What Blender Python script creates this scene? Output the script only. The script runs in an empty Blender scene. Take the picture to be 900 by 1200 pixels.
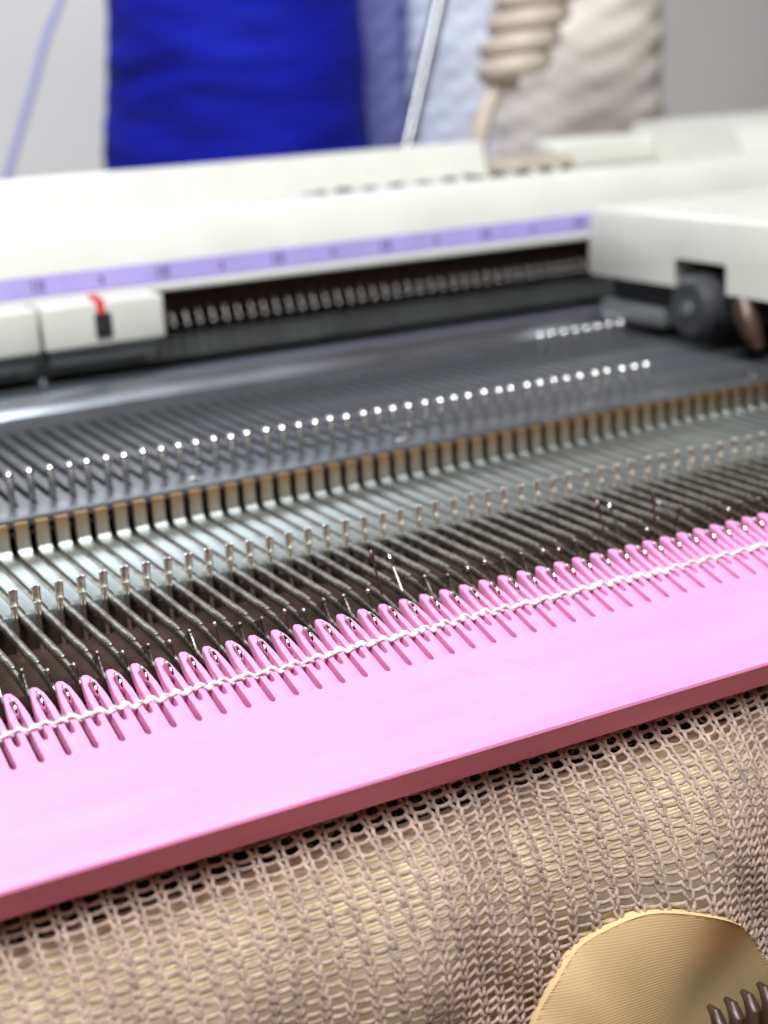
import bpy, bmesh, math, random
from mathutils import Matrix, Vector
random.seed(7)
R = math.radians
S = 0.001                                  # everything below is measured in millimetres
scene = bpy.context.scene

# ------------------------------------------------------------------ camera
cam_d = bpy.data.cameras.new('camera')
cam = bpy.data.objects.new('camera', cam_d)
scene.collection.objects.link(cam)
scene.camera = cam
CAM_POS = (-64.019, -273.644, 93.851)
CAM_ROT = [[0.87460139, -0.48218573, -0.05068867], [-0.18259023, -0.23071755, -0.95573543], [0.44914722, 0.84514279, -0.2898283]]
m = Matrix.Identity(4)
for i in range(3):
    m[i][0] = CAM_ROT[0][i]
    m[i][1] = -CAM_ROT[1][i]
    m[i][2] = -CAM_ROT[2][i]
    m[i][3] = CAM_POS[i] * S
cam.matrix_world = m
cam_d.sensor_fit = 'VERTICAL'
cam_d.sensor_height = 24.0
cam_d.lens = 1752.92 / 1200.0 * 24.0
cam_d.clip_start = 0.01
cam_d.clip_end = 20.0
cam_d.dof.use_dof = True
cam_d.dof.focus_distance = 0.268
cam_d.dof.aperture_fstop = 8.3

# ------------------------------------------------------------------ world, lamps, exposure
world = bpy.data.worlds.new('World')
scene.world = world
world.use_nodes = True
bg = world.node_tree.nodes['Background']
bg.inputs[0].default_value = (0.50, 0.25, 0.17, 1)
bg.inputs[1].default_value = 0.11

def area(name, loc, target, sx, sy, power, col):
    d = bpy.data.lights.new(name, 'AREA')
    d.shape = 'RECTANGLE'; d.size = sx; d.size_y = sy; d.energy = power; d.color = col
    o = bpy.data.objects.new(name, d); scene.collection.objects.link(o)
    o.location = loc
    o.rotation_euler = (Vector(target) - Vector(loc)).to_track_quat('-Z', 'Y').to_euler()
    return o
area('ceiling_lamp', (-0.06, -0.30, 0.92), (0.06, -0.02, 0.0), 0.46, 0.36, 17.0, (0.95, 0.98, 1.0))
area('window_lamp', (0.20, 0.74, 0.36), (0.08, 0.10, 0.0), 0.52, 0.34, 2.5, (0.82, 0.92, 1.0))
area('side_lamp', (-0.58, -0.52, 1.02), (0.10, 0.05, 0.0), 0.45, 0.45, 8.5, (0.97, 0.98, 1.0))
area('warm_lamp', (0.02, -0.62, -0.20), (0.05, -0.08, -0.04), 0.40, 0.30, 0.40, (1.0, 0.42, 0.20))

scene.view_settings.view_transform = 'Standard'
scene.view_settings.look = 'None'
scene.view_settings.exposure = 0.0
scene.view_settings.gamma = 1.0
scene.view_settings.use_curve_mapping = False

# ------------------------------------------------------------------ materials
def mat(name, col, rough=0.5, metal=0.0, var=0.12, nscale=300.0, bump=0.0, bscale=900.0, stretch=(1, 1, 1),
        rvar=0.1, sss=0.0, coat=0.0, col2=None, spec=0.5, sheen=0.0, wave=None, transmission=0.0):
    M = bpy.data.materials.new(name); M.use_nodes = True
    nt = M.node_tree; N = nt.nodes; L = nt.links
    b = N['Principled BSDF']
    b.inputs['Metallic'].default_value = metal
    b.inputs['Specular IOR Level'].default_value = spec
    tc = N.new('ShaderNodeTexCoord'); mp = N.new('ShaderNodeMapping')
    mp.inputs['Scale'].default_value = stretch
    L.new(tc.outputs['Object'], mp.inputs['Vector'])
    n = N.new('ShaderNodeTexNoise'); n.inputs['Scale'].default_value = nscale; n.inputs['Detail'].default_value = 4
    L.new(mp.outputs['Vector'], n.inputs['Vector'])
    mix = N.new('ShaderNodeMix'); mix.data_type = 'RGBA'
    c2 = col2 if col2 else tuple(c * (1 - 2 * var) for c in col)
    c1 = col if col2 else tuple(min(1, c * (1 + var)) for c in col)
    mix.inputs['A'].default_value = (*c1, 1); mix.inputs['B'].default_value = (*c2, 1)
    mr = N.new('ShaderNodeMapRange'); mr.inputs['From Min'].default_value = 0.35; mr.inputs['From Max'].default_value = 0.72
    L.new(n.outputs['Fac'], mr.inputs['Value'])
    L.new(mr.outputs['Result'], mix.inputs['Factor'])
    L.new(mix.outputs['Result'], b.inputs['Base Color'])
    rr = N.new('ShaderNodeMapRange')
    rr.inputs['To Min'].default_value = max(0.02, rough - rvar); rr.inputs['To Max'].default_value = min(1, rough + rvar)
    n2 = N.new('ShaderNodeTexNoise'); n2.inputs['Scale'].default_value = nscale * 2.3
    L.new(mp.outputs['Vector'], n2.inputs['Vector'])
    L.new(n2.outputs['Fac'], rr.inputs['Value']); L.new(rr.outputs['Result'], b.inputs['Roughness'])
    if bump > 0:
        bp = N.new('ShaderNodeBump'); bp.inputs['Strength'].default_value = bump; bp.inputs['Distance'].default_value = 0.0002
        if wave:
            w = N.new('ShaderNodeTexWave'); w.bands_direction = wave[0]; w.inputs['Scale'].default_value = wave[1]
            w.inputs['Distortion'].default_value = 1.2; w.inputs['Detail'].default_value = 2
            L.new(tc.outputs['Object'], w.inputs['Vector'])
            L.new(w.outputs['Fac'], bp.inputs['Height'])
        else:
            n3 = N.new('ShaderNodeTexNoise'); n3.inputs['Scale'].default_value = bscale; n3.inputs['Detail'].default_value = 5
            L.new(mp.outputs['Vector'], n3.inputs['Vector']); L.new(n3.outputs['Fac'], bp.inputs['Height'])
        L.new(bp.outputs['Normal'], b.inputs['Normal'])
    if sss:
        b.inputs['Subsurface Weight'].default_value = sss
        b.inputs['Subsurface Radius'].default_value = (1.0, 0.45, 0.6)
        b.inputs['Subsurface Scale'].default_value = 0.0015
    if coat: b.inputs['Coat Weight'].default_value = coat
    if sheen: b.inputs['Sheen Weight'].default_value = sheen
    return M

M = {}
M['pink'] = mat('pink_plastic', (0.86, 0.305, 0.565), 0.42, spec=0.28, var=0.05, nscale=70, stretch=(.35, 2, 2), bump=0.16, bscale=2600, sss=0.05, rvar=0.08)
M['yarn'] = mat('white_yarn', (0.74, 0.67, 0.70), 0.9, var=0.06, nscale=900, bump=0.5, bscale=4000, sheen=0.4)
M['lint'] = mat('lint', (0.55, 0.28, 0.42), 0.9, var=0.2)
M['steel'] = mat('needle_steel', (0.36, 0.33, 0.29), 0.40, 1.0, var=0.3, nscale=900, bump=0.5, bscale=2500, rvar=0.14)
M['bright'] = mat('polished_steel', (0.92, 0.91, 0.89), 0.08, 1.0, var=0.05, nscale=600, rvar=0.03)
M['peg'] = mat('peg_steel', (0.90, 0.87, 0.80), 0.30, 1.0, var=0.15, nscale=900, bump=0.15, bscale=2500, rvar=0.1)
M['tail'] = mat('tail_steel', (0.20, 0.19, 0.18), 0.34, 1.0, var=0.2, nscale=500)
M['copper'] = mat('tarnished_latch', (0.30, 0.20, 0.17), 0.35, 1.0, var=0.2, nscale=900)
M['plate'] = mat('zinc_plate', (0.50, 0.58, 0.62), 0.42, 1.0, var=0.16, nscale=260, stretch=(3, 0.25, 1), bump=0.15, bscale=600, rvar=0.12)
def passivate(Mt):
    # yellow passivation film on the upright end of every plate, fading into bare zinc
    nt = Mt.node_tree; N = nt.nodes; L = nt.links; b_ = N['Principled BSDF']
    old = b_.inputs['Base Color'].links[0].from_socket
    tc = N.new('ShaderNodeTexCoord'); sp_ = N.new('ShaderNodeSeparateXYZ'); L.new(tc.outputs['Object'], sp_.inputs[0])
    nz = N.new('ShaderNodeTexNoise'); nz.inputs['Scale'].default_value = 420; L.new(tc.outputs['Object'], nz.inputs['Vector'])
    ad = N.new('ShaderNodeMath'); ad.operation = 'MULTIPLY_ADD'; ad.inputs[1].default_value = 0.004; L.new(nz.outputs['Fac'], ad.inputs[0]); L.new(sp_.outputs['Z'], ad.inputs[2])
    mr = N.new('ShaderNodeMapRange'); mr.inputs['From Min'].default_value = -0.0052; mr.inputs['From Max'].default_value = 0.0022
    L.new(ad.outputs[0], mr.inputs['Value'])
    cr = N.new('ShaderNodeValToRGB'); e = cr.color_ramp.elements
    e[0].position = 0.0; e[0].color = (0.52, 0.58, 0.60, 1); e[1].position = 1.0; e[1].color = (0.56, 0.36, 0.18, 1)
    n_ = e.new(0.22); n_.color = (0.58, 0.50, 0.33, 1); n_ = e.new(0.6); n_.color = (0.60, 0.45, 0.25, 1)
    L.new(mr.outputs['Result'], cr.inputs['Fac'])
    mx = N.new('ShaderNodeMix'); mx.data_type = 'RGBA'
    L.new(mr.outputs['Result'], mx.inputs['Factor']); L.new(old, mx.inputs['A']); L.new(cr.outputs['Color'], mx.inputs['B'])
    L.new(mx.outputs['Result'], b_.inputs['Base Color'])
passivate(M['plate'])
M['channel'] = mat('channel_reflection', (0.24, 0.13, 0.06), 0.5, 0.6, var=0.3, nscale=300)  # orange reflection in the needle grooves, put in as a copper-brown base colour
M['gun'] = mat('gunmetal_bed', (0.115, 0.12, 0.13), 0.33, 0.6, var=0.14, nscale=90, bump=0.1, bscale=1500, rvar=0.1)
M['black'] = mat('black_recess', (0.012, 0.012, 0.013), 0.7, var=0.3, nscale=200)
M['rail'] = mat('rail_steel', (0.50, 0.55, 0.61), 0.30, 1.0, var=0.08, nscale=60, stretch=(0.2, 2, 2))
M['rear'] = mat('rear_grey_paint', (0.17, 0.18, 0.18), 0.45, 0.2, var=0.12, nscale=60)
M['brown'] = mat('brown_floor', (0.050, 0.031, 0.024), 0.8, 0.0, var=0.2, nscale=120, bump=0.2, bscale=800, spec=0.1)
M['felt'] = mat('brown_felt', (0.22, 0.10, 0.05), 0.95, var=0.3, nscale=500)
M['white'] = mat('white_plastic', (0.645, 0.645, 0.59), 0.30, var=0.03, nscale=40, coat=0.15)
M['cream'] = mat('cream_plastic', (0.58, 0.555, 0.455), 0.35, var=0.03, nscale=40)
M['purple'] = mat('purple_strip', (0.38, 0.32, 0.66), 0.5, var=0.04, nscale=80)
M['ink'] = mat('purple_ink', (0.10, 0.07, 0.22), 0.6, var=0.1)
M['red'] = mat('red_mark', (0.55, 0.02, 0.025), 0.4, var=0.05)
M['rubber'] = mat('dark_rubber', (0.035, 0.036, 0.040), 0.45, var=0.2, nscale=90)
M['fabric'] = mat('knit_yarn', (0.40, 0.285, 0.225), 0.95, var=0.22, nscale=500, bump=0.8, bscale=3500, sheen=0.3)
M['tan'] = mat('tan_print', (0.62, 0.45, 0.235), 0.85, spec=0.15, var=0.06, nscale=40)
M['pale'] = mat('pale_print', (0.96, 0.82, 0.58), 0.9, spec=0.1, var=0.05, nscale=60)
M['claw'] = mat('claw_brown', (0.065, 0.037, 0.026), 0.38, 0.3, var=0.2, nscale=200)
M['blue'] = mat('blue_yarn', (0.006, 0.014, 0.40), 0.85, nscale=26, stretch=(0.6, 0.6, 3.2), bump=0.9, bscale=120,
                col2=(0.002, 0.003, 0.12), spec=0.15)
M['lav'] = mat('lavender_yarn', (0.60, 0.64, 0.76), 0.85, nscale=22, stretch=(0.6, 0.6, 4), bump=0.6, bscale=110, var=0.08)
M['indigo'] = mat('indigo_yarn', (0.17, 0.18, 0.42), 0.8, nscale=22, stretch=(0.6, 0.6, 4), bump=0.6, bscale=110, var=0.08)
M['warm'] = mat('ivory_yarn', (0.80, 0.74, 0.67), 0.85, nscale=22, stretch=(0.6, 0.6, 4), bump=0.8, bscale=90, var=0.07)
M['strand'] = mat('blue_strand', (0.30, 0.31, 0.60), 0.8, var=0.1)
M['cable'] = mat('beige_cable', (0.46, 0.40, 0.33), 0.45, var=0.05)
M['chrome'] = mat('chrome', (0.42, 0.44, 0.46), 0.07, 1.0, var=0.03)
M['wall'] = mat('painted_wall', (0.74, 0.74, 0.735), 0.9, var=0.03, nscale=6, bump=0.05, bscale=60)
M['table'] = mat('wood_table', (0.14, 0.075, 0.04), 0.5, var=0.25, nscale=14, stretch=(0.3, 6, 6))
M['taupe'] = mat('taupe_shade', (0.42, 0.36, 0.30), 0.5, var=0.05, nscale=30)  # colour of the blurred brown shadow beside the cover rim

# ------------------------------------------------------------------ mesh helpers (mm)
class MB:
    def __init__(s): s.v = []; s.f = []
    def add(s, vs, fs):
        o = len(s.v); s.v += [tuple(p) for p in vs]; s.f += [tuple(i + o for i in q) for q in fs]; return s
    def box(s, x0, x1, y0, y1, z0, z1, bev=0.0, seg=2):
        bm = bmesh.new(); bmesh.ops.create_cube(bm, size=1.0)
        for v in bm.verts:
            v.co = Vector((x0 + (v.co.x + .5) * (x1 - x0), y0 + (v.co.y + .5) * (y1 - y0), z0 + (v.co.z + .5) * (z1 - z0)))
        if bev > 0:
            bmesh.ops.bevel(bm, geom=list(bm.edges), offset=bev, segments=seg, profile=0.5, affect='EDGES')
        bm.verts.index_update()
        s.add([v.co[:] for v in bm.verts], [[v.index for v in q.verts] for q in bm.faces]); bm.free(); return s
    def prism(s, prof, x0, x1, n=1, caps=True):
        """profile of (y, z) points, counter-clockwise seen from +x, swept along x"""
        k = len(prof); vs = []; fs = []
        for j in range(n + 1):
            x = x0 + (x1 - x0) * j / n
            vs += [(x, p[0], p[1]) for p in prof]
        for j in range(n):
            for i in range(k):
                a = j * k + i; b = j * k + (i + 1) % k
                fs.append((a, b, b + k, a + k))
        if caps:
            fs.append(tuple(range(k - 1, -1, -1))); fs.append(tuple(n * k + i for i in range(k)))
        return s.add(vs, fs)
    def tube(s, path, rad, n=8, flat=1.0, up=(0, 0, 1), caps=True):
        path = [Vector(p) for p in path]; m_ = len(path)
        rad = [rad] * m_ if not hasattr(rad, '__len__') else rad
        vs = []; fs = []; u = None
        for i, p in enumerate(path):
            t = (path[min(i + 1, m_ - 1)] - path[max(i - 1, 0)]).normalized()
            if u is None:
                u = Vector(up); u = (u - t * u.dot(t))
                if u.length < 1e-4: u = Vector((1, 0, 0)) - t * t.x
            else: u = u - t * u.dot(t)
            u.normalize(); w = t.cross(u)
            for k in range(n):
                a = 2 * math.pi * (k + .5) / n
                vs.append(p + u * (math.sin(a) * rad[i]) + w * (math.cos(a) * rad[i] * flat))
        for i in range(m_ - 1):
            for k in range(n):
                a = i * n + k; b = i * n + (k + 1) % n
                fs.append((a, b, b + n, a + n))
        if caps:
            fs.append(tuple(range(n - 1, -1, -1))); fs.append(tuple((m_ - 1) * n + k for k in range(n)))
        return s.add(vs, fs)
    def lathe(s, prof, c=(0, 0), n=48, axis='z', wob=None):
        vs = []; fs = []; k = len(prof)
        for j in range(n):
            a = 2 * math.pi * j / n
            for i, (r, h) in enumerate(prof):
                rr = r + (wob(a, h) if wob else 0)
                if axis == 'z': vs.append((c[0] + rr * math.cos(a), c[1] + rr * math.sin(a), h))
                elif axis == 'x': vs.append((h, c[0] + rr * math.cos(a), c[1] + rr * math.sin(a)))
                else: vs.append((c[0] + rr * math.sin(a), h, c[1] + rr * math.cos(a)))
        for j in range(n):
            for i in range(k - 1):
                a = j * k + i; b = ((j + 1) % n) * k + i
                fs.append((a, b, b + 1, a + 1))
        return s.add(vs, fs)
    def sphere(s, c, r, n=10, sq=(1, 1, 1)):
        vs = [(c[0], c[1], c[2] + r * sq[2])]; fs = []
        for i in range(1, n // 2):
            ph = math.pi * i / (n // 2)
            for j in range(n):
                a = 2 * math.pi * j / n
                vs.append((c[0] + r * sq[0] * math.sin(ph) * math.cos(a), c[1] + r * sq[1] * math.sin(ph) * math.sin(a), c[2] + r * sq[2] * math.cos(ph)))
        vs.append((c[0], c[1], c[2] - r * sq[2])); q = n // 2 - 1
        for j in range(n): fs.append((0, 1 + j, 1 + (j + 1) % n))
        for i in range(q - 1):
            for j in range(n):
                a = 1 + i * n + j; b = 1 + i * n + (j + 1) % n; fs.append((a, a + n, b + n, b))
        e = len(vs) - 1
        for j in range(n): fs.append((1 + (q - 1) * n + j, e, 1 + (q - 1) * n + (j + 1) % n))
        return s.add(vs, fs)
    def mesh(s, name, angle=35):
        me = bpy.data.meshes.new(name)
        me.from_pydata([(x * S, y * S, z * S) for x, y, z in s.v], [], s.f)
        bm = bmesh.new(); bm.from_mesh(me); bmesh.ops.recalc_face_normals(bm, faces=list(bm.faces)); bm.to_mesh(me); bm.free()
        me.polygons.foreach_set('use_smooth', [True] * len(me.polygons))
        if angle < 180: me.set_sharp_from_angle(angle=R(angle))
        me.update(); return me

def link(name, me, material=None, parent=None, loc=(0, 0, 0)):
    o = bpy.data.objects.new(name, me); scene.collection.objects.link(o)
    o.location = (loc[0] * S, loc[1] * S, loc[2] * S)
    if material is not None and me is not None and not me.materials: me.materials.append(material)
    if parent is not None: o.parent = parent
    return o
def build(mb, name, material, parent=None, loc=(0, 0, 0), angle=35):
    return link(name, mb.mesh(name, angle), M[material], parent, loc)
def tag(o, label=None, cat=None, group=None, kind=None):
    if label: o['label'] = label
    if cat: o['category'] = cat
    if group: o['group'] = group
    if kind: o['kind'] = kind
    return o
def thing(name, loc, label, cat, group=None):
    return tag(link(name, None, None, None, loc), label, cat, group)
def sm(a, b, x):
    t = max(0.0, min(1.0, (x - a) / (b - a))); return t * t * (3 - 2 * t)

PITCH = 4.5
XN = 1.45            # needle lane
ZN = -6.7            # needle axis height
SLOPE = math.atan(0.2995)
CS, SN = math.cos(SLOPE), math.sin(SLOPE)

# ------------------------------------------------------------------ setting
wall = MB().box(-1200, 2600, 770, 800, -900, 1400)
tag(build(wall, 'wall', 'wall'), kind='structure')
tb = MB().box(-500, 1100, 62, 768, -90, -36, 2)
tag(build(tb, 'table_top', 'table'), kind='structure')

# ------------------------------------------------------------------ the knitting machine
machine = thing('knitting_machine', (0, 0, 0), 'white and grey flatbed knitting machine with purple number strip along its rear cover', 'machine')

# brown floor of the gap in front of the sinker plates
build(MB().box(-70, 260, -20, 44, -18, -13.5, 0.5), 'gap_floor', 'brown', machine)
build(MB().box(-70, 260, -52, 60, -80, -18.1, 0.5), 'shade_block', 'black', machine)  # black block added under the bed so the upper mesh holes look shaded
build(MB().box(-70, 260, 1.2, 44, -13.5, -9.3, 0.0), 'bed_front_wall', 'brown', machine)
build(MB().box(-70, 260, 6, 60, -9.28, -8.0, 0.0), 'channel_floor', 'channel', machine)

# sinker plates: flat steel tongues that rise at the back, each carrying a gate peg at its front
def fillet(cy, cz, r, a0, a1, n):
    return [(cy + r * math.cos(R(a0 + (a1 - a0) * i / n)), cz + r * math.sin(R(a0 + (a1 - a0) * i / n))) for i in range(n + 1)]
zt = -5.6
prof = [(1.2, -9.3), (40, -9.3), (40, 1.2), (38.6, 1.2)] + fillet(36.6, zt + 2.0, 2.0, 0, -90, 6) + [(2.4, zt), (1.5, zt - .5), (1.2, zt - 1.4)]
sp_me = MB().prism(prof[::-1], -1.42, 1.42).mesh('sinker_plate', 30); sp_me.materials.append(M['plate'])
def peg_mesh(v):
    rnd = random.Random(v)
    mb = MB(); t = rnd.uniform(-.10, .10)
    # folded channel blade: two bright cheeks with a sunk web between them
    def slab(xa, xb, y0_, y1_, z1_, z0_, lean):
        b = .10
        vs = []
        for z, sh, q in ((z1_, lean, b), (z1_ - .25, lean * .95, 0), ((z0_ + z1_) / 2, lean * .5, 0), (z0_ + .2, lean * .08, 0), (z0_, 0, b)):
            for (x, y) in ((xa + q, y0_ + b), (xa + b, y0_ + q), (xb - b, y0_ + q), (xb - q, y0_ + b), (xb - q, y1_ - b), (xb - b, y1_ - q), (xa + b, y1_ - q), (xa + q, y1_ - b)):
                vs.append((x + sh + t * (z - z0_) / 3.6, y + .05 * (z - z0_), z))
        fs = [tuple(range(8)), tuple(32 + i for i in range(8))]
        for i in range(4):
            for k_ in range(8): fs.append((i * 8 + k_, i * 8 + (k_ + 1) % 8, (i + 1) * 8 + (k_ + 1) % 8, (i + 1) * 8 + k_))
        mb.add(vs, fs)
    for sx in (-1, 1):
        mb.tube([(sx * .56 + .1 + t, .02, .02), (sx * .58 + .1 + t, 0, -.14), (sx * .58 + .09 + t * .9, 0, -.5), (sx * .56 + .05 + t * .5, -.06, -1.9), (sx * .54, -.12, -3.6)], [.12, .27, .31, .31, .30], 8)
    slab(-.5, .5, -.14, .22, -.04, -3.6, .10)
    for sx in (-.52, .52): mb.sphere((sx, -.30, -3.55), .34, 8, (1, .9, 1.25))
    mb.tube([(-.0, -.05, -3.3), (-.06, -.1, -4.2), (-.12, -.15, -6.0), (-.2, -.25, -8.6), (-.25, -.3, -13.4)], [.68, .66, .62, .54, .45], 10, flat=1.0)
    me = mb.mesh('gate_peg', 40); me.materials.append(M['peg']); return me
pegs = [peg_mesh(i) for i in range(4)]
for k in range(-6, 53):
    x = PITCH * k - 0.85
    pl = link('sinker_plate', sp_me, None, machine, (x, 0, random.uniform(-.06, .06)))
    link('gate_peg', pegs[k % 4], None, pl, (0.65 + random.uniform(-.12, .12), random.uniform(-.15, .15), random.uniform(-.15, .12)))

# gunmetal deck with needle slots
deck = MB()
deck.prism([(40, 0.2), (48.5, 0.2), (48.5, 1.9), (41.0, 1.9), (40.2, 1.6), (40, 1.1)][::-1], -70, 430, 1)
front = build(deck, 'bed_front_strip', 'gun', machine)
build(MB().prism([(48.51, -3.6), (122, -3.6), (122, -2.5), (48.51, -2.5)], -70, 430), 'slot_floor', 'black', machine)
def rib_mesh():
    mb = MB(); z0, z1 = -2.5, 1.9
    out = [(-2.25, 48.5), (2.25, 48.5), (1.95, 50.5), (1.45, 53.5), (1.45, 122), (-1.45, 122), (-1.45, 53.5), (-1.95, 50.5)]
    b = .18
    ins = [(-2.25, 48.5), (2.25, 48.5), (1.95 - b, 50.5), (1.45 - b, 53.5), (1.45 - b, 122), (-1.45 + b, 122), (-1.45 + b, 53.5), (-1.95 + b, 50.5)]
    n = len(out); vs = [(x, y, z0) for x, y in out] + [(x, y, z1 - b) for x, y in out] + [(x, y, z1) for x, y in ins]
    fs = [tuple(2 * n + i for i in range(n))]
    for r_ in (0, 1):
        for i in range(1, n): fs.append((r_ * n + i, r_ * n + (i + 1) % n, (r_ + 1) * n + (i + 1) % n, (r_ + 1) * n + i))
    mb.add(vs, fs); me = mb.mesh('bed_rib', 30); me.materials.append(M['gun']); return me
rib_me = rib_mesh()
for k in range(-2, 92):
    link('bed_rib', rib_me, None, machine, (XN - PITCH / 2 + PITCH * k, 0, 0))
rear_deck = MB().prism([(122.0, -3.6), (140, -3.6), (140, 1.9), (122.0, 1.9)], -70, 430)
build(rear_deck, 'bed_rear_strip', 'gun', machine)
for x in (56.0, 112.5, 170.5, 228.5):
    s_ = MB().lathe([(0.001, 2.35), (1.3, 2.35), (1.7, 2.15), (1.75, 1.85)], (0, 0), 16)
    s_.box(-1.2, 1.2, -.18, .18, 2.3, 2.42)
    build(s_, 'screw', 'bright', front, (x, 46.2, 0))
# bright rail and the dark trough behind it
railp = [(140.01, -3), (154, -3), (154, 4.2)] + [(153.6, 6.8), (152.6, 7.5), (150.6, 7.7), (148.2, 7.3), (145.6, 6.4), (143.2, 5.0), (141.2, 3.4), (140.01, 1.95)]
build(MB().prism(railp, -70, 430), 'guide_rail', 'rail', machine)
build(MB().prism([(154.1, -9), (183.9, -9), (183.9, 4.7), (182.9, 4.7), (182.9, -7), (154.1, -7)], -70, 430), 'trough', 'black', machine)
rb = [(184, -8), (200, -8), (200, 13.0), (180, 13.0), (177.4, 12.2), (176, 5.4), (176.6, 4.9), (184, 4.9)]
build(MB().prism(rb, -70, 430), 'rear_bar', 'rear', machine)
build(MB().box(-70, 430, 193, 196, 13.02, 40), 'felt_strip', 'felt', machine)
tm = MB()
tm.tube([(0, 194, 25), (0, 180, 24.4), (0, 172.5, 22.5), (0, 170.4, 18.4)], [.6, .6, .65, .75], 8)
tm.sphere((0, 169.8, 16.8), 1.5, 14)
tail_me = tm.mesh('needle_tail', 60); tail_me.materials.append(M['tail'])
for k in range(6, 62):
    link('needle_tail', tail_me, None, machine, (XN + PITCH * k, random.uniform(-.2, .2), 0))

# white rear cover: long moulded section with a tray on top
cov = [(166, 28.4), (200, 28.4), (200, 20), (262, 20), (264, 56), (262, 59.6), (254, 60.2), (250.6, 59.4), (249.4, 57),
       (247, 46.5), (190, 46.0), (188.5, 50.4), (186.4, 51.4), (175.5, 51.2), (172.6, 50.2), (171, 48.0),
       (167.0, 38.2), (166.0, 31.0), (165.3, 30.2), (165.3, 29.0)]
cover = build(MB().prism(cov, -90, 268, 6), 'rear_cover', 'white', machine, angle=28)
cov2 = [(166, 28.4), (200, 28.4), (200, 20), (262, 20), (262, 45.5), (190, 46.0), (188.5, 50.4), (186.4, 51.4), (175.5, 51.2), (172.6, 50.2), (171, 48.0),
        (167.0, 38.2), (166.0, 31.0), (165.3, 30.2), (165.3, 29.0)]
build(MB().prism(cov2, 268.0, 520, 4), 'rear_cover_end', 'white', machine, angle=28)
# purple number strip with its printed marks
def face_y(z): return 166.0 + (z - 31.0) / 7.2 * 1.0
st = [(face_y(31.2) - .35, 31.2), (face_y(31.2) + .2, 31.2), (face_y(37.4) + .2, 37.4), (face_y(37.4) - .35, 37.4)]
strip = build(MB().prism(st, -90, 520), 'number_strip', 'purple', cover)
for k in range(-2, 10):
    x = 57.5 + 39.3 * k
    marks = MB()
    for dx in (-1.6, .2, 1.4):
        marks.prism([(face_y(32.6) - .45, 32.6), (face_y(32.6) - .3, 32.6), (face_y(36.3) - .3, 36.3), (face_y(36.3) - .45, 36.3)], x + dx, x + dx + .7)
    build(marks, 'number_mark', 'ink', cover)
    mm = MB().prism([(face_y(33.2) - .45, 33.2), (face_y(33.2) - .3, 33.2), (face_y(35.4) - .3, 35.4), (face_y(35.4) - .45, 35.4)], x + 19.2, x + 20.4)
    build(mm, 'number_mark', 'ink', cover)
for k in range(32):
    dl = MB().box(-1.3, 1.3, 189.6, 194, 46.2, 51.6 + .035 * k + random.uniform(-.4, .4), .3, 1)
    build(dl, 'tray_tooth', 'rubber' if k % 3 else 'white', cover, (158 + 3.5 * k + random.uniform(-.6, .6), random.uniform(-.5, .8), 0))
# right-hand end housing with its scooped pocket
hs = [(186.5, 46), (262, 46), (262, 60), (259, 62.2), (200, 61.0), (196, 59.4)]
housing = build(MB().prism(hs, 352, 520, 2), 'end_housing', 'white', machine, angle=30)
build(MB().box(300, 352, 244, 262, 45.6, 58.0, 3, 3), 'pocket_wall', 'white', machine)
build(MB().box(268.5, 299, 228, 258, 45.8, 53.0, 3.5, 4), 'pocket_shade', 'taupe', machine)  # low taupe block standing in for the brown shadow in the pocket

# ------------------------------------------------------------------ carriage
car = thing('carriage', (300, 60, 18), 'white plastic carriage with dark brush wheel standing on the needle bed', 'carriage')
off = (-300, -60, -18)
def cpart(mb, name, mt, par=car, angle=35): return build(mb, name, mt, par, off if par is car else (0, 0, 0), angle)
x0 = 240.5
sec = MB()
# left wall with a notch, as a (y, z) outline swept in x; rounded upper edge
outl = [(-40, 20.5), (73, 20.5), (73, 28.5), (74, 29.4), (96, 29.4), (97, 28.5), (97, 20.5), (141, 20.5), (143, 22), (141.5, 38), (140, 41), (137, 43), (-40, 43)]
def inset_outline(o, d):
    cy = 60.0
    return [(cy + (y - cy) * (1 - d / 90.0), z - (d if z > 30 else 0)) for y, z in o]
k = len(outl); vs = []; fs = []
vs = []
for x, d in ((x0 + 1.2, 0.0), (x0 + .35, .35), (x0, 1.2)):
    vs += [(x, y, z) for y, z in inset_outline(outl, d)]
far = [(x0 + 160, y, z) for y, z in outl]
vs = far + vs
for r_ in range(3):
    for i in range(k):
        a = r_ * k + i; b = r_ * k + (i + 1) % k; fs.append((a, b, b + k, a + k))
fs.append(tuple(3 * k + i for i in range(k)))
sec.add(vs, fs)
cpart(sec, 'carriage_shell', 'white', angle=50)
cpart(MB().lathe([(0.01, 236), (8, 236.2), (10.2, 238), (10.6, 242), (10.6, 254), (9, 256), (0.01, 256)], (85, 15.2), 32, 'x'), 'brush_wheel', 'rubber')
cpart(MB().lathe([(0.01, 235.2), (2.2, 235.4), (2.4, 236.4)], (85, 15.2), 20, 'x'), 'wheel_hub', 'rear')
cpart(MB().tube([(241, 66, 19), (240, 63, 15), (240, 60, 10), (241, 58, 6)], [3.4, 3.8, 3.2, 1.6], 12), 'guide_finger', 'claw')
cpart(MB().lathe([(0.01, 241), (7, 241.2), (9, 243), (9, 255), (0.01, 255)], (43, 14), 28, 'x'), 'second_wheel', 'rubber')
cpart(MB().box(243, 300, 106, 140, 5, 12, 2.2, 3), 'slide_plate', 'rear')
cpart(MB().box(246, 390, -30, 136, 12.5, 20.4, .5, 1), 'underside', 'black')

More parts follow.
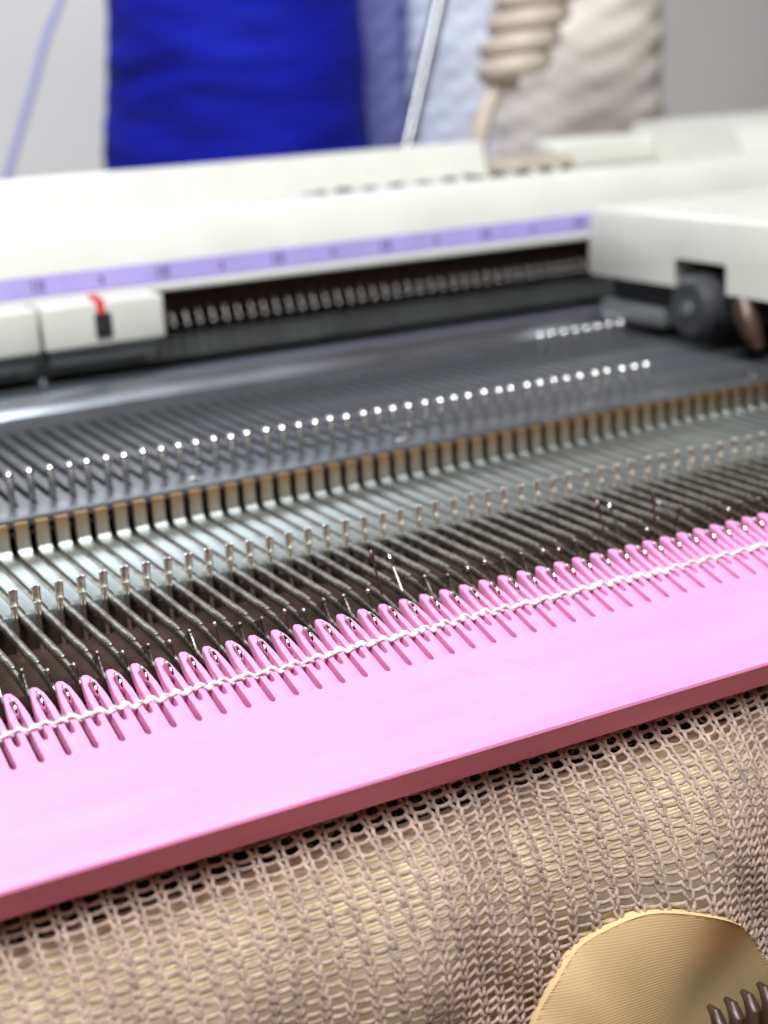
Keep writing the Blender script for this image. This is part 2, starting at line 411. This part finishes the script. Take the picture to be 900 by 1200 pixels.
# ------------------------------------------------------------------ position clips on the rear rail
def clip(x0_, x1_, label, mark):
    c = thing('position_clip', ((x0_ + x1_) / 2, 155, 17), label, 'clip')
    o = (-(x0_ + x1_) / 2, -155, -17)
    build(MB().box(x0_, x1_, 150, 163.5, 17.2, 30.2, 1.0, 3), 'clip_body', 'white', c, o)
    build(MB().box(x0_ + 2, x1_ - 2, 153, 163, 12.5, 17.3, .6), 'clip_foot', 'rear', c, o)
    if mark:
        build(MB().box(68.8, 73.8, 149.3, 150.4, 19.6, 26.8, .3), 'black_window', 'black', c, o)
        a = MB().prism([(149.0, 26.8), (150.6, 26.8), (151.8, 30.4), (150.2, 30.9)][::-1], 69.6, 72.0)
        a.prism([(150.25, 30.9), (151.8, 30.5), (155, 31.6), (155, 32.0)][::-1], 69.0, 71.4)
        build(a, 'red_pointer', 'red', c, o)
    return c
clip(53.5, 90.5, 'white plastic clip with black window and red pointer on the rear rail', True)
clip(14, 52.2, 'plain white plastic clip cut by the left picture edge', False)
pn = MB().lathe([(0.01, 8.4), (1.6, 8.2), (2.3, 7), (2.3, 5.6), (1.4, 4.4), (.9, 4.2), (.9, -5)], (0, 0), 18)
tag(build(pn, 'round_head_pin', 'rail', None, (54.0, 160, 0)), 'small round metal pin head in the dark trough below the clips', 'pin')

# ------------------------------------------------------------------ needles
def shaft_mesh():
    mb = MB()
    st_ = [(47.5, -6.8, .58, .62), (20, -6.7, .58, .62), (2, -6.7, .58, .64), (-6, -6.75, .56, .66), (-12, -6.75, .58, .70), (-19, -6.8, .64, .76), (-23.5, -6.8, .66, .82),
           (-24.2, -6.95, .50, .70), (-27, -7.1, .50, .80), (-31, -7.6, .46, .85), (-35, -8.2, .38, .60), (-38.5, -8.4, .30, .34)]
    vs = []; fs = []
    for (y, z, hw, hh) in st_:
        for a, b in ((-1, -.6), (-.6, -1), (.6, -1), (1, -.6), (1, .55), (.6, 1), (-.6, 1), (-1, .55)):
            vs.append((a * hw, y, z + b * hh))
    for i in range(len(st_) - 1):
        for k_ in range(8):
            a = i * 8 + k_; b = i * 8 + (k_ + 1) % 8; fs.append((a, b, b + 8, a + 8))
    fs.append(tuple(range(8))); fs.append(tuple((len(st_) - 1) * 8 + i for i in range(8)))
    mb.add(vs, fs)
    for sx in (-.44, .44):                                          # twin ridges of the milled groove
        mb.tube([(sx, 30, -6.12), (sx, -6, -6.08), (sx, -19, -6.02), (sx * .9, -24.4, -5.98)], [.14, .15, .17, .12], 6)
    mb.box(-.30, .30, -24.6, -20.6, -6.3, -5.80, .12, 1)          # riveted cheek
    return mb.mesh('shaft', 35)
def hook_mesh():
    pts = [(0, -38.2, -8.4), (0, -40.4, -8.4), (0, -42.4, -8.0), (0, -43.4, -7.2), (0, -43.4, -6.2), (0, -42.6, -5.4), (0, -41.4, -5.0), (0, -40.2, -5.0), (0, -39.4, -5.6)]
    return MB().tube(pts, [.30, .30, .31, .32, .33, .34, .35, .32, .18], 8, up=(1, 0, 0)).mesh('hook', 60)
def latch_mesh(tip, base=(0, -29.6, -6.9), web=False):
    b = Vector(base); t = Vector(tip); d = t - b
    pts = [b + d * q for q in (0, .3, .62, .74, .84, .93, 1.0)]
    mb = MB().tube(pts, [.30, .27, .23, .27, .46, .46, .18], 8, up=(1, 0, 0))
    if t.z < -2.4 and web:
        tri = [b + Vector((0, 2.4, .2)), b + d * .9, b + Vector((0, -4.2, -.9))]
        vs = [(p.x + sx * .17, p.y, p.z) for sx in (-1, 1) for p in tri]
        mb.add(vs, [(0, 1, 2), (5, 4, 3), (0, 3, 4, 1), (1, 4, 5, 2), (2, 5, 3, 0)])
    return mb.mesh('latch', 60)
def butt_mesh():
    mb = MB(); w, d = .62, .55
    mb.tube([(0, 52.9, -2.4), (0, 52.9, 3), (0, 52.85, 7.6), (0, 52.8, 8.4), (0, 52.75, 8.9)], [.86, .86, .90, .92, .6], 12)
    mb.sphere((0, 52.8, 8.3), 1.28, 16, (1, 1, .95))
    return mb.mesh('butt', 50)
SH = shaft_mesh(); HK = hook_mesh(); BT = butt_mesh()
for me_, k_ in ((SH, 'steel'), (HK, 'bright'), (BT, 'bright')): me_.materials.append(M[k_])
LT = []
for i in range(7):
    me_ = latch_mesh((random.uniform(-.5, .5), -31.0 - .4 * i, -4.1 + random.uniform(-.5, .6)), web=True); me_.materials.append(M['bright' if i % 2 else 'steel']); LT.append(me_)
SPEC = {14: ((-.5, -26.6, 1.9), 'copper', 'knitting needle with tall tarnished latch upright, left of the first bright raised latch'),
        15: ((0, -24.3, -.4), 'bright', 'knitting needle with bright spoon latch tilted back near the middle'),
        26: ((.3, -26.2, 1.7), 'copper', 'knitting needle with tall tarnished latch upright, left of the second bright raised latch'),
        27: ((0, -25.0, .1), 'bright', 'knitting needle with bright spoon latch tilted back, right of centre'),
        29: ((0, -28.2, 1.7), 'copper', 'knitting needle whose reddish latch stands straight up, rightmost of the tall ones'),
        30: ((0, -32.2, -1.3), 'copper', 'knitting needle with reddish latch leaning forward beside the rightmost tall latch'),
        31: ((0, -18.8, -4.4), 'bright', 'knitting needle with latch lying back flat, right of the rightmost tall latch')}
ORD = ['first', 'second', 'third', 'fourth', 'fifth', 'sixth', 'seventh', 'eighth', 'ninth', 'tenth', 'eleventh', 'twelfth', 'thirteenth', 'fourteenth', 'fifteenth', 'sixteenth', 'seventeenth', 'eighteenth', 'nineteenth', 'twentieth']
for k in range(-6, 44):
    x = XN + PITCH * k
    n = thing('knitting_needle', (x, 0, ZN), 'steel latch needle with raised butt in the working row of the bed', 'needle', 'needles in working position')
    o = (0, random.uniform(-.25, .25), -ZN + random.uniform(-.05, .05))
    n.rotation_euler = (R(random.uniform(-.12, .12)), 0, R(random.uniform(-.35, .35)))
    link('shaft', SH, None, n, o); link('hook', HK, None, n, (random.uniform(-.1, .1), o[1], o[2]))
    if k <= 43: link('butt', BT, None, n, o)
    if k in SPEC:
        tip, mt, lab = SPEC[k]
        lm = latch_mesh(tip); lm.materials.append(M[mt])
        link('latch', lm, None, n, o); n['label'] = lab; del n['group']
    else:
        link('latch', LT[random.randrange(7)], None, n, o)
        if k < 14: n['label'] = 'steel latch needle, %s to the left of the tall tarnished latch near the middle' % ORD[13 - k]
        elif k < 26: n['label'] = 'steel latch needle, %s to the right of the bright tilted latch near the middle' % ORD[k - 16]
        elif k == 28: n['label'] = 'steel latch needle between the second bright tilted latch and the rightmost tall latch'
        else: n['label'] = 'steel latch needle, %s to the right of the latch lying back flat at right' % ORD[k - 32]
# needles parked at the back: only butt and shaft show
SB = MB().box(-.5, .5, 58, 122, -2.4, -1.2, .1, 1).mesh('shaft', 35); SB.materials.append(M['steel'])
for k in range(44, 52):
    n = thing('knitting_needle', (XN + PITCH * k, 112, ZN), 'parked needle butt, %s from the left in the short row by the carriage' % ORD[k - 44], 'needle', 'needles parked at the back')
    link('butt', BT, None, n, (0, 112 - 52.9 - 112 + random.uniform(-.2, .2), -ZN - .2)); link('shaft', SB, None, n, (0, -112, -ZN))

# ------------------------------------------------------------------ pink comb
comb = thing('pink_comb', (75, -78, -23), 'pink printed plastic comb with rounded slotted tongues along its rear edge', 'comb')
co = (-75, 78, 23)
Y0, Z0 = -36.67, -4.35
def on_plate(t, h=0.0):               # distance t down the slope, height h above the face -> (y, z)
    return (Y0 - t * CS + h * SN * -1.0, Z0 - t * SN + h * CS)
T_PL = 21.0
def tongue_mesh():
    hw, gw = 1.76, 2.25
    right = []
    # outer outline of the right half from the tip down
    for a in (90, 70, 48, 24):
        right.append((hw * .50 * math.cos(R(a)), 1.5 - 1.5 * math.sin(R(a)), 1))
    right += [(hw * .70, 3.4, 1), (hw * .88, 5.8, 1), (hw, 8, 1), (hw, 10.2, 1), (hw, 14.1, 1), (hw + .12, 14.7, 1), (hw + .33, 15.05, 1), (gw, 15.2, 1), (gw, 15.22, 0), (gw, 17.6, 0), (gw, T_PL, 0), (gw * .55, T_PL, 0), (0, T_PL, 0)]
    sw = .54
    inner = [(0, 3.6, 1), (sw * .5, 3.75, 1), (sw * .87, 4.1, 1), (sw, 4.6, 1), (sw, 5.4, 1), (sw, 6.6, 1), (sw, 8, 1), (sw, 10.2, 1), (sw, 12.4, 1), (sw, 13.2, 1), (sw, 14, 1), (sw, 15, 1), (sw, 16.2, 1), (sw, 18, 1), (sw, 19.5, 1), (sw * .6, 20.05, 1), (0, 20.25, 1)]
    n = len(right); assert n == len(inner)
    def loop(h): return h + [(-x, t, b) for x, t, b in h[-2:0:-1]]
    O, I = loop(right), loop(inner); N = len(O)
    def shrink(L_, d, sgn):
        out = []
        for i, (x, t, b) in enumerate(L_):
            xa, ta, _ = L_[(i - 1) % N]; xb, tb_, _ = L_[(i + 1) % N]
            tx, tt = xb - xa, tb_ - ta; l = math.hypot(tx, tt) or 1
            nx, nt_ = -tt / l, tx / l          # inward for clockwise order handled by sgn
            out.append((x + sgn * nx * d * b, t + sgn * nt_ * d * b, b))
        return out
    TH = 2.3
    def h_top(t): return -0.9 * (1 - sm(0, 3.2, t)) ** 2 + .0
    rings = []
    def ring(L_, h, top=True):
        r = []
        for x, t, b in L_:
            hh = h if not top else h + h_top(t)
            y, z = on_plate(t, 0); r.append((x, y, z + hh))
        rings.append(r)
    ring(O, -TH, False); ring(O, -.55); ring(shrink(O, .10, 1), -.13); ring(shrink(O, .28, 1), 0.0)
    ring(shrink(I, .14, -1), 0.0); ring(shrink(I, .04, -1), -.07); ring(I, -.3); ring(I, -TH, False)
    # keep the shared flanks and the seam with the plate level
    for rr in rings[1:3]:
        for i, (x, t, b) in enumerate(O):
            if b == 0:
                y, z = on_plate(t, 0)
                if rr is rings[2]: rr[i] = (O[i][0], y, z)
    for i, (x, t, b) in enumerate(O):
        if b == 0:
            y, z = on_plate(t, 0); rings[3][i] = (O[i][0] * .985 if abs(O[i][0]) > 2.2 else O[i][0], y + (.05 if t >= T_PL else 0), z + (.05 * .2995 if t >= T_PL else 0))
    vs = []; fs = []
    for r in rings: vs += r
    for q in range(len(rings) - 1):
        for i in range(N):
            j = (i + 1) % N
            if q in (0, 1) and O[i][2] == 0 and O[j][2] == 0: continue
            fs.append((q * N + i, q * N + j, (q + 1) * N + j, (q + 1) * N + i))
    for i in range(N):       # underside
        j = (i + 1) % N; q = len(rings) - 1
        fs.append((q * N + i, q * N + j, j, i))
    me = MB().add(vs, fs).mesh('tongue', 40); me.materials.append(M['pink']); return me
tg = tongue_mesh()
for k in range(-14, 46):
    link('tongue', tg, None, comb, (co[0] + XN + PITCH * k, co[1], co[2]))
xa, xb = XN - 14.5 * PITCH, XN + 45.5 * PITCH
yT, zT = on_plate(T_PL)
T_E = 42.6
yE, zE = on_plate(T_E)
pp = [(yT, zT)]
t = 22.0
while t < 41.0:
    pp += [on_plate(t, .0), on_plate(t + .12, -.022)]; t += 1.15
pp += [on_plate(41.6, -.03), on_plate(42.5, -.18), on_plate(43.2, -.5), (-78.6, zE - .95), (-78.7, zE - 1.5), (-75.3, -24.0), (-74.7, -24.3), (-66, -23.0), (-60, zT - 3.0), (yT, zT - 3.0)]
build(MB().prism(pp, xa, xb, 24), 'plate', 'pink', comb, co, angle=24)

# ------------------------------------------------------------------ white yarn across the tongues
yc = []
ph0 = random.random()
def yarn_center(x):
    u = (x - XN) / PITCH
    w = math.cos(2 * math.pi * u)                       # lifted over the prongs, dipping in slots and gaps
    t = 12.1 + .35 * math.sin(2 * math.pi * u + .8) + .35 * math.sin(x * .061) + .18 * math.sin(x * .23)
    h = .10 + .30 * math.cos(4 * math.pi * u + math.pi)
    y, z = on_plate(t)
    return Vector((x, y, z + h))
yr = MB()
for ply in range(2):
    pts = []; x = -62.0
    while x < 205:
        a = 2 * math.pi * x / 4.3 + ply * math.pi + .5 * math.sin(x * .31)
        c = yarn_center(x)
        pts.append((x, c.y + .31 * math.cos(a), c.z + .26 * math.sin(a))); x += .3
    yr.tube(pts, [.34 + .05 * math.sin(i * .37 + ply) for i in range(len(pts))], 8)
for i in range(1800):                                        # stray fibres
    x = random.uniform(-60, 200); c = yarn_center(x); a = random.uniform(0, 6.28); L_ = random.uniform(.5, 1.9)
    d = Vector((random.uniform(-1, 1), math.cos(a), abs(math.sin(a)))) .normalized()
    p0 = c + Vector((0, d.y, d.z)) * .5
    p1 = p0 + d * L_ * .5 + Vector((random.uniform(-.3, .3), 0, 0)); p2 = p0 + d * L_ * .8 + Vector((random.uniform(-.6, .6), 0, -.15))
    yr.tube([p0, p1, p2], [.028, .024, .014], 3, caps=False)
tag(build(yr, 'laid_yarn', 'yarn', None, (0, 0, 0), 180), 'twisted white yarn laid across the tongues of the pink comb', 'yarn')

lint = MB(); rl = random.Random(11)
for i in range(130):
    x = rl.uniform(-40, 140); t = rl.uniform(16, 41); L_ = rl.uniform(.25, 1.1); a = rl.uniform(0, 6.28)
    pts = []
    for q in (-.5, -.1, .25, .5):
        y, z = on_plate(t + L_ * q * math.sin(a) + rl.uniform(-.06, .06), .03)
        pts.append((x + L_ * q * math.cos(a) + rl.uniform(-.06, .06), y, z))
    lint.tube(pts, .022, 3, caps=False)
tag(build(lint, 'lint', 'lint', None, (0, 0, 0), 180), 'fine lint fibres scattered over the pink comb plate', 'lint', kind='stuff')

# ------------------------------------------------------------------ knitted fabric below
WALE, COURSE = 4.05, 1.78
AX, AZ, AR, AV = 81.0, -81.0, 27.0, 30.5
def fab_wave(x): return 3.6 * math.sin(2 * math.pi * (x - 48) / 62.0) * sm(6, 42, x)
PROF = []                                   # cloth profile by arc length: leaves the comb, swings forward, hangs
yy, zz, aa = -71.5, -24.0, 0.0
for i in range(1200):
    PROF.append((yy, zz))
    ang = R(50) * (1 - sm(6, 40, i * .1)) + R(0)
    yy -= .1 * math.sin(ang); zz -= .1 * math.cos(ang)
def fab(x, v, d=0.0):
    q = max(0.0, min(len(PROF) - 2.0, v * 10)); i = int(q); fr = q - i
    y = PROF[i][0] * (1 - fr) + PROF[i + 1][0] * fr; z = PROF[i][1] * (1 - fr) + PROF[i + 1][1] * fr
    sl = sm(6, 40, v)
    y += fab_wave(x) * sm(3, 16, v)
    y += .5 * math.sin(x * .21 + v * .13) + .35 * math.sin(x * .37 - v * .29)
    e = ((x - AX) / AR) ** 2 + ((z - AZ) / AV) ** 2
    y -= 1.6 * math.exp(-max(0, e - 1) * 2.2)               # the cloth is pushed forward round the dome
    return Vector((x, y - d * (.55 + .45 * sl), z + d * .75 * (1 - sl)))
def v_of_z(z):
    for i, (y_, z_) in enumerate(PROF):
        if z_ < z: return i * .1
    return 119.0
def inside(x, z): return ((x - AX) / AR) ** 2 + ((z - AZ) / AV) ** 2 < 1.0
kb = MB()
rnd = random.Random(3)
ncol = 47; x_left = -52.0
jit = {}
for j in range(0, 56):
    seg = []
    steps = ncol * 18
    a_w, b_h, c_d = .56, 1.10, .20
    def flush():
        if len(seg) > 6:
            kb.tube([p for p, r in seg], [r for p, r in seg], 6, up=(0, 1, 0))
        seg.clear()
    ja = rnd.uniform(-.05, .05)
    for i in range(steps + 1):
        t = 2 * math.pi * i / 18.0
        wale = int(i // 18)
        jx, jv, jb = jit.setdefault((wale, j), (rnd.gauss(0, .10), rnd.gauss(0, .10), rnd.gauss(0, .10)))
        nx_ = jit.setdefault((wale + 1, j), (rnd.gauss(0, .10), rnd.gauss(0, .10), rnd.gauss(0, .10)))
        fr = (i % 18) / 18.0
        ox = jx * (1 - fr) + nx_[0] * fr; ov = jv * (1 - fr) + nx_[1] * fr; ob = jb * (1 - fr) + nx_[2] * fr
        x = x_left + WALE * (t / (2 * math.pi)) + (a_w + .5 * ob) * math.sin(2 * t) + .50 * math.sin(t) + ox
        v = COURSE * j + (b_h + ob) * math.cos(t) + ov + ja + .35 * math.sin(x * .09) + .0
        d = -c_d * math.cos(2 * t)
        p = fab(x, v + 1.0, d)
        if ((p.x - AX) / AR) ** 2 + ((p.z - AZ) / AV) ** 2 < .80 or p.z < -112: flush(); continue
        seg.append((p, .37 + .045 * math.sin(i * 1.7 + j)))
    flush()
for i in range(7000):                                       # fuzz
    x = rnd.uniform(-45, 125); v = rnd.uniform(1, 70); p = fab(x, v, rnd.uniform(-.2, .7))
    if inside(p.x, p.z): continue
    q = p + Vector((rnd.uniform(-1, 1), rnd.uniform(-.9, 0), rnd.uniform(-1, 1))) * .8
    r2 = q + Vector((rnd.uniform(-1, 1), rnd.uniform(-.6, .2), rnd.uniform(-1, .6))) * .6
    kb.tube([p, q, r2], [.032, .028, .016], 3, caps=False)
tag(build(kb, 'knitted_fabric', 'fabric', None, (0, 0, 0), 180), 'open tan knitted mesh hanging below the pink comb', 'fabric')

# printed tan backing with stacked layer lines, seen through the stitches and in the opening
LAY = .54
def backing_y(z):
    best = PROF[int(v_of_z(z + 3.0) * 10)][0]
    return best + 4.6
pr_ = []
z = -31.4
while z > -126:
    y = backing_y(z); pr_ += [(y + .022, z), (y - .012, z - LAY * .3), (y - .012, z - LAY * .7)]; z -= LAY
pr_ += [(pr_[-1][0], z), (pr_[-1][0] + 4, z), (pr_[0][0] + 1.2, -33.5), (pr_[0][0] + 1.2, -31.5)]
tag(build(MB().prism(pr_, -60, 200), 'printed_backing', 'pale', None, (0, 0, 0), 25), 'tan printed backing board behind the knitted mesh', 'board')
# domed boss filling the opening, built of layers as well
YB = backing_y(-70.0)
YC = sum(fab(AX + AR * math.cos(R(a)), v_of_z(AZ + AV * math.sin(R(a)))).y for a in range(0, 181, 12)) / 16.0
def dome_y(x, zz, e):
    th = math.atan2((zz - AZ) / AV, (x - AX) / AR)
    yb = fab(AX + AR * math.cos(th), v_of_z(AZ + AV * math.sin(th))).y
    if e >= 1: return yb - 1.5 + min(3.0, 60.0 * (e - 1))
    q = e ** 1.5
    return yb * q + YC * (1 - q) - 1.35 - 1.5 * (1 - e ** 2)
vs = []; fs = []; rows = []
z = AZ + AV - .02
while z > -118:
    for q in (0, .35, .7):
        zz = z - LAY * q
        rows.append((zz, .0 if q == 0 else .045))
    z -= LAY
NX = 72
zs = [zz for zz, h_ in rows]
for zz, hgt in rows:
    q = 1 - ((zz - AZ) / AV) ** 2
    half = AR * math.sqrt(max(0.0, q)) if zz > AZ else AR
    for i in range(NX + 1):
        x = AX + half * (i / NX * 2 - 1)
        e = ((x - AX) / AR) ** 2 + ((max(zz, AZ) - AZ) / AV) ** 2
        vs.append((x, dome_y(x, max(zz, AZ), min(e, 1.0)) - hgt, zz))
for r_ in range(len(rows) - 1):
    for i in range(NX):
        a = r_ * (NX + 1) + i; fs.append((a, a + 1, a + NX + 2, a + NX + 1))
# side skirt going back through the cloth
nr = len(rows); base = len(vs)
edge = [r_ * (NX + 1) for r_ in range(nr - 1, -1, -1)] + [r_ * (NX + 1) + NX for r_ in range(nr)]
for k_ in edge: vs.append((vs[k_][0], vs[k_][1] + 4.0, vs[k_][2]))
for k_ in range(len(edge) - 1): fs.append((edge[k_], edge[k_ + 1], base + k_ + 1, base + k_))
tag(build(MB().add(vs, fs), 'printed_boss', 'tan', None, (0, 0, 0), 30), 'round tan printed dome with fine layer lines in the opening of the mesh', 'dome')

# dark claw weight at the lower right
cl = thing('claw_weight', (92, -107, -96), 'dark brown claw weight with ridged teeth in the lower right corner', 'weight')
co2 = (-92, 100 , 96)
build(MB().box(80, 116, -98, -93, -98, -80, 1.0), 'weight_bar', 'claw', cl, co2)
for i in range(8):
    x = 83.6 + 3.7 * i
    tt = MB().tube([(x, -96, -84), (x - .2, -99.0, -76), (x + .2, -100.0, -70), (x + .7, -99.4, -66.4 + .12 * i), (x + 1.1, -97.6, -64.9 + .12 * i), (x + 1.3, -95.8, -64.8 + .12 * i)], [1.5, 1.55, 1.55, 1.4, 1.05, .5], 12)
    build(tt, 'tooth', 'claw', cl, co2)

# ------------------------------------------------------------------ background: cones, mast, cables
def cone(name, mt, cx, cy, r0, r1, z0, z1, label, ridge, turns, lump=1.0):
    pr2 = [(0.5, z0)]; n_ = 110
    for i in range(n_ + 1):
        q = i / n_; pr2.append((r0 + (r1 - r0) * q + ridge * math.sin(q * turns * 6.283) + .3 * math.sin(q * 37), z0 + (z1 - z0) * q))
    pr2.append((0.5, z1))
    c = thing(name, (cx, cy, z0), label, 'yarn cone')
    build(MB().lathe(pr2, (0, 0), 64, wob=lambda a, h: .5 * math.sin(3 * a + h * .09) + lump * (.55 * math.sin(8 * a - h * .42) + .35 * math.sin(13 * a + h * .5))), 'wound_yarn', mt, c, (0, 0, -z0), 60)
    build(MB().lathe([(r1 * .3, z1 - 4), (r1 * .36, z1 + 1), (r1 * .26, z1 + 16), (r1 * .22, z1 + 16), (r1 * .24, z1 - 4)], (0, 0), 24), 'paper_core', 'cream', c, (0, 0, -z0))
    return c
bc = cone('yarn_cone', 'blue', 241, 445, 73, 57, -36, 205, 'large deep blue yarn cone behind the machine', .12, 17, .3)
bc.rotation_euler[1] = R(3.0)
cone('yarn_cone', 'lav', 376, 440, 31, 25, -36, 205, 'pale lavender yarn cone behind the shiny rod', .3, 22)
cone('yarn_cone', 'indigo', 354, 494, 24, 19, -36, 205, 'narrow dusky violet yarn cone beside the blue one', .3, 22)
cone('yarn_cone', 'warm', 424, 405, 50, 44, -36, 205, 'ivory yarn cone behind the beige coiled cable', .45, 13)
mast = MB().tube([(229, 297, -36), (243, 301, 0), (267, 308, 59), (290, 315, 117), (320, 324, 195), (345, 331, 260)], [3.4, 3.4, 3.3, 3.3, 3.2, 3.2], 18)
tag(build(mast, 'mast_rod', 'chrome', None, (0, 0, 0), 60), 'leaning shiny metal rod in front of the lavender cone', 'rod')
cb = thing('coiled_cable', (268, 285, 45), 'beige coiled cable hanging in front of the ivory cone', 'cable')
cbo = (-268, -285, -45)
pts = []
A_ = Vector((291.5, 268, 82)); B_ = Vector((349, 272, 190))
for i in range(0, 12 * 24 + 1):
    q = i / (12 * 24.0); a = 2 * math.pi * i / 24.0
    c = A_.lerp(B_, q); rr = 11.5 * sm(-.02, .06, q) + 2.5 * q
    pts.append((c.x + rr * math.cos(a), c.y + rr * math.sin(a), c.z))
build(MB().tube(pts, 4.7, 8), 'coil', 'cable', cb, cbo, 60)
build(MB().tube([(292, 268, 86), (286, 268, 78), (282, 268, 72), (278, 267, 63), (275, 267, 48)], 4.0, 12), 'lead', 'cable', cb, cbo, 60)
sd = MB().tube([(205, 470, 240), (193, 470, 190), (182, 470, 150), (172, 470, 134), (160, 470, 112), (149, 470, 85), (136, 470, 55), (120, 470, 20), (112, 470, -36)], 1.7, 8)
tag(build(sd, 'loose_strand', 'strand', None, (0, 0, 0), 60), 'loose blue strand curving down on the left in front of the wall', 'strand')
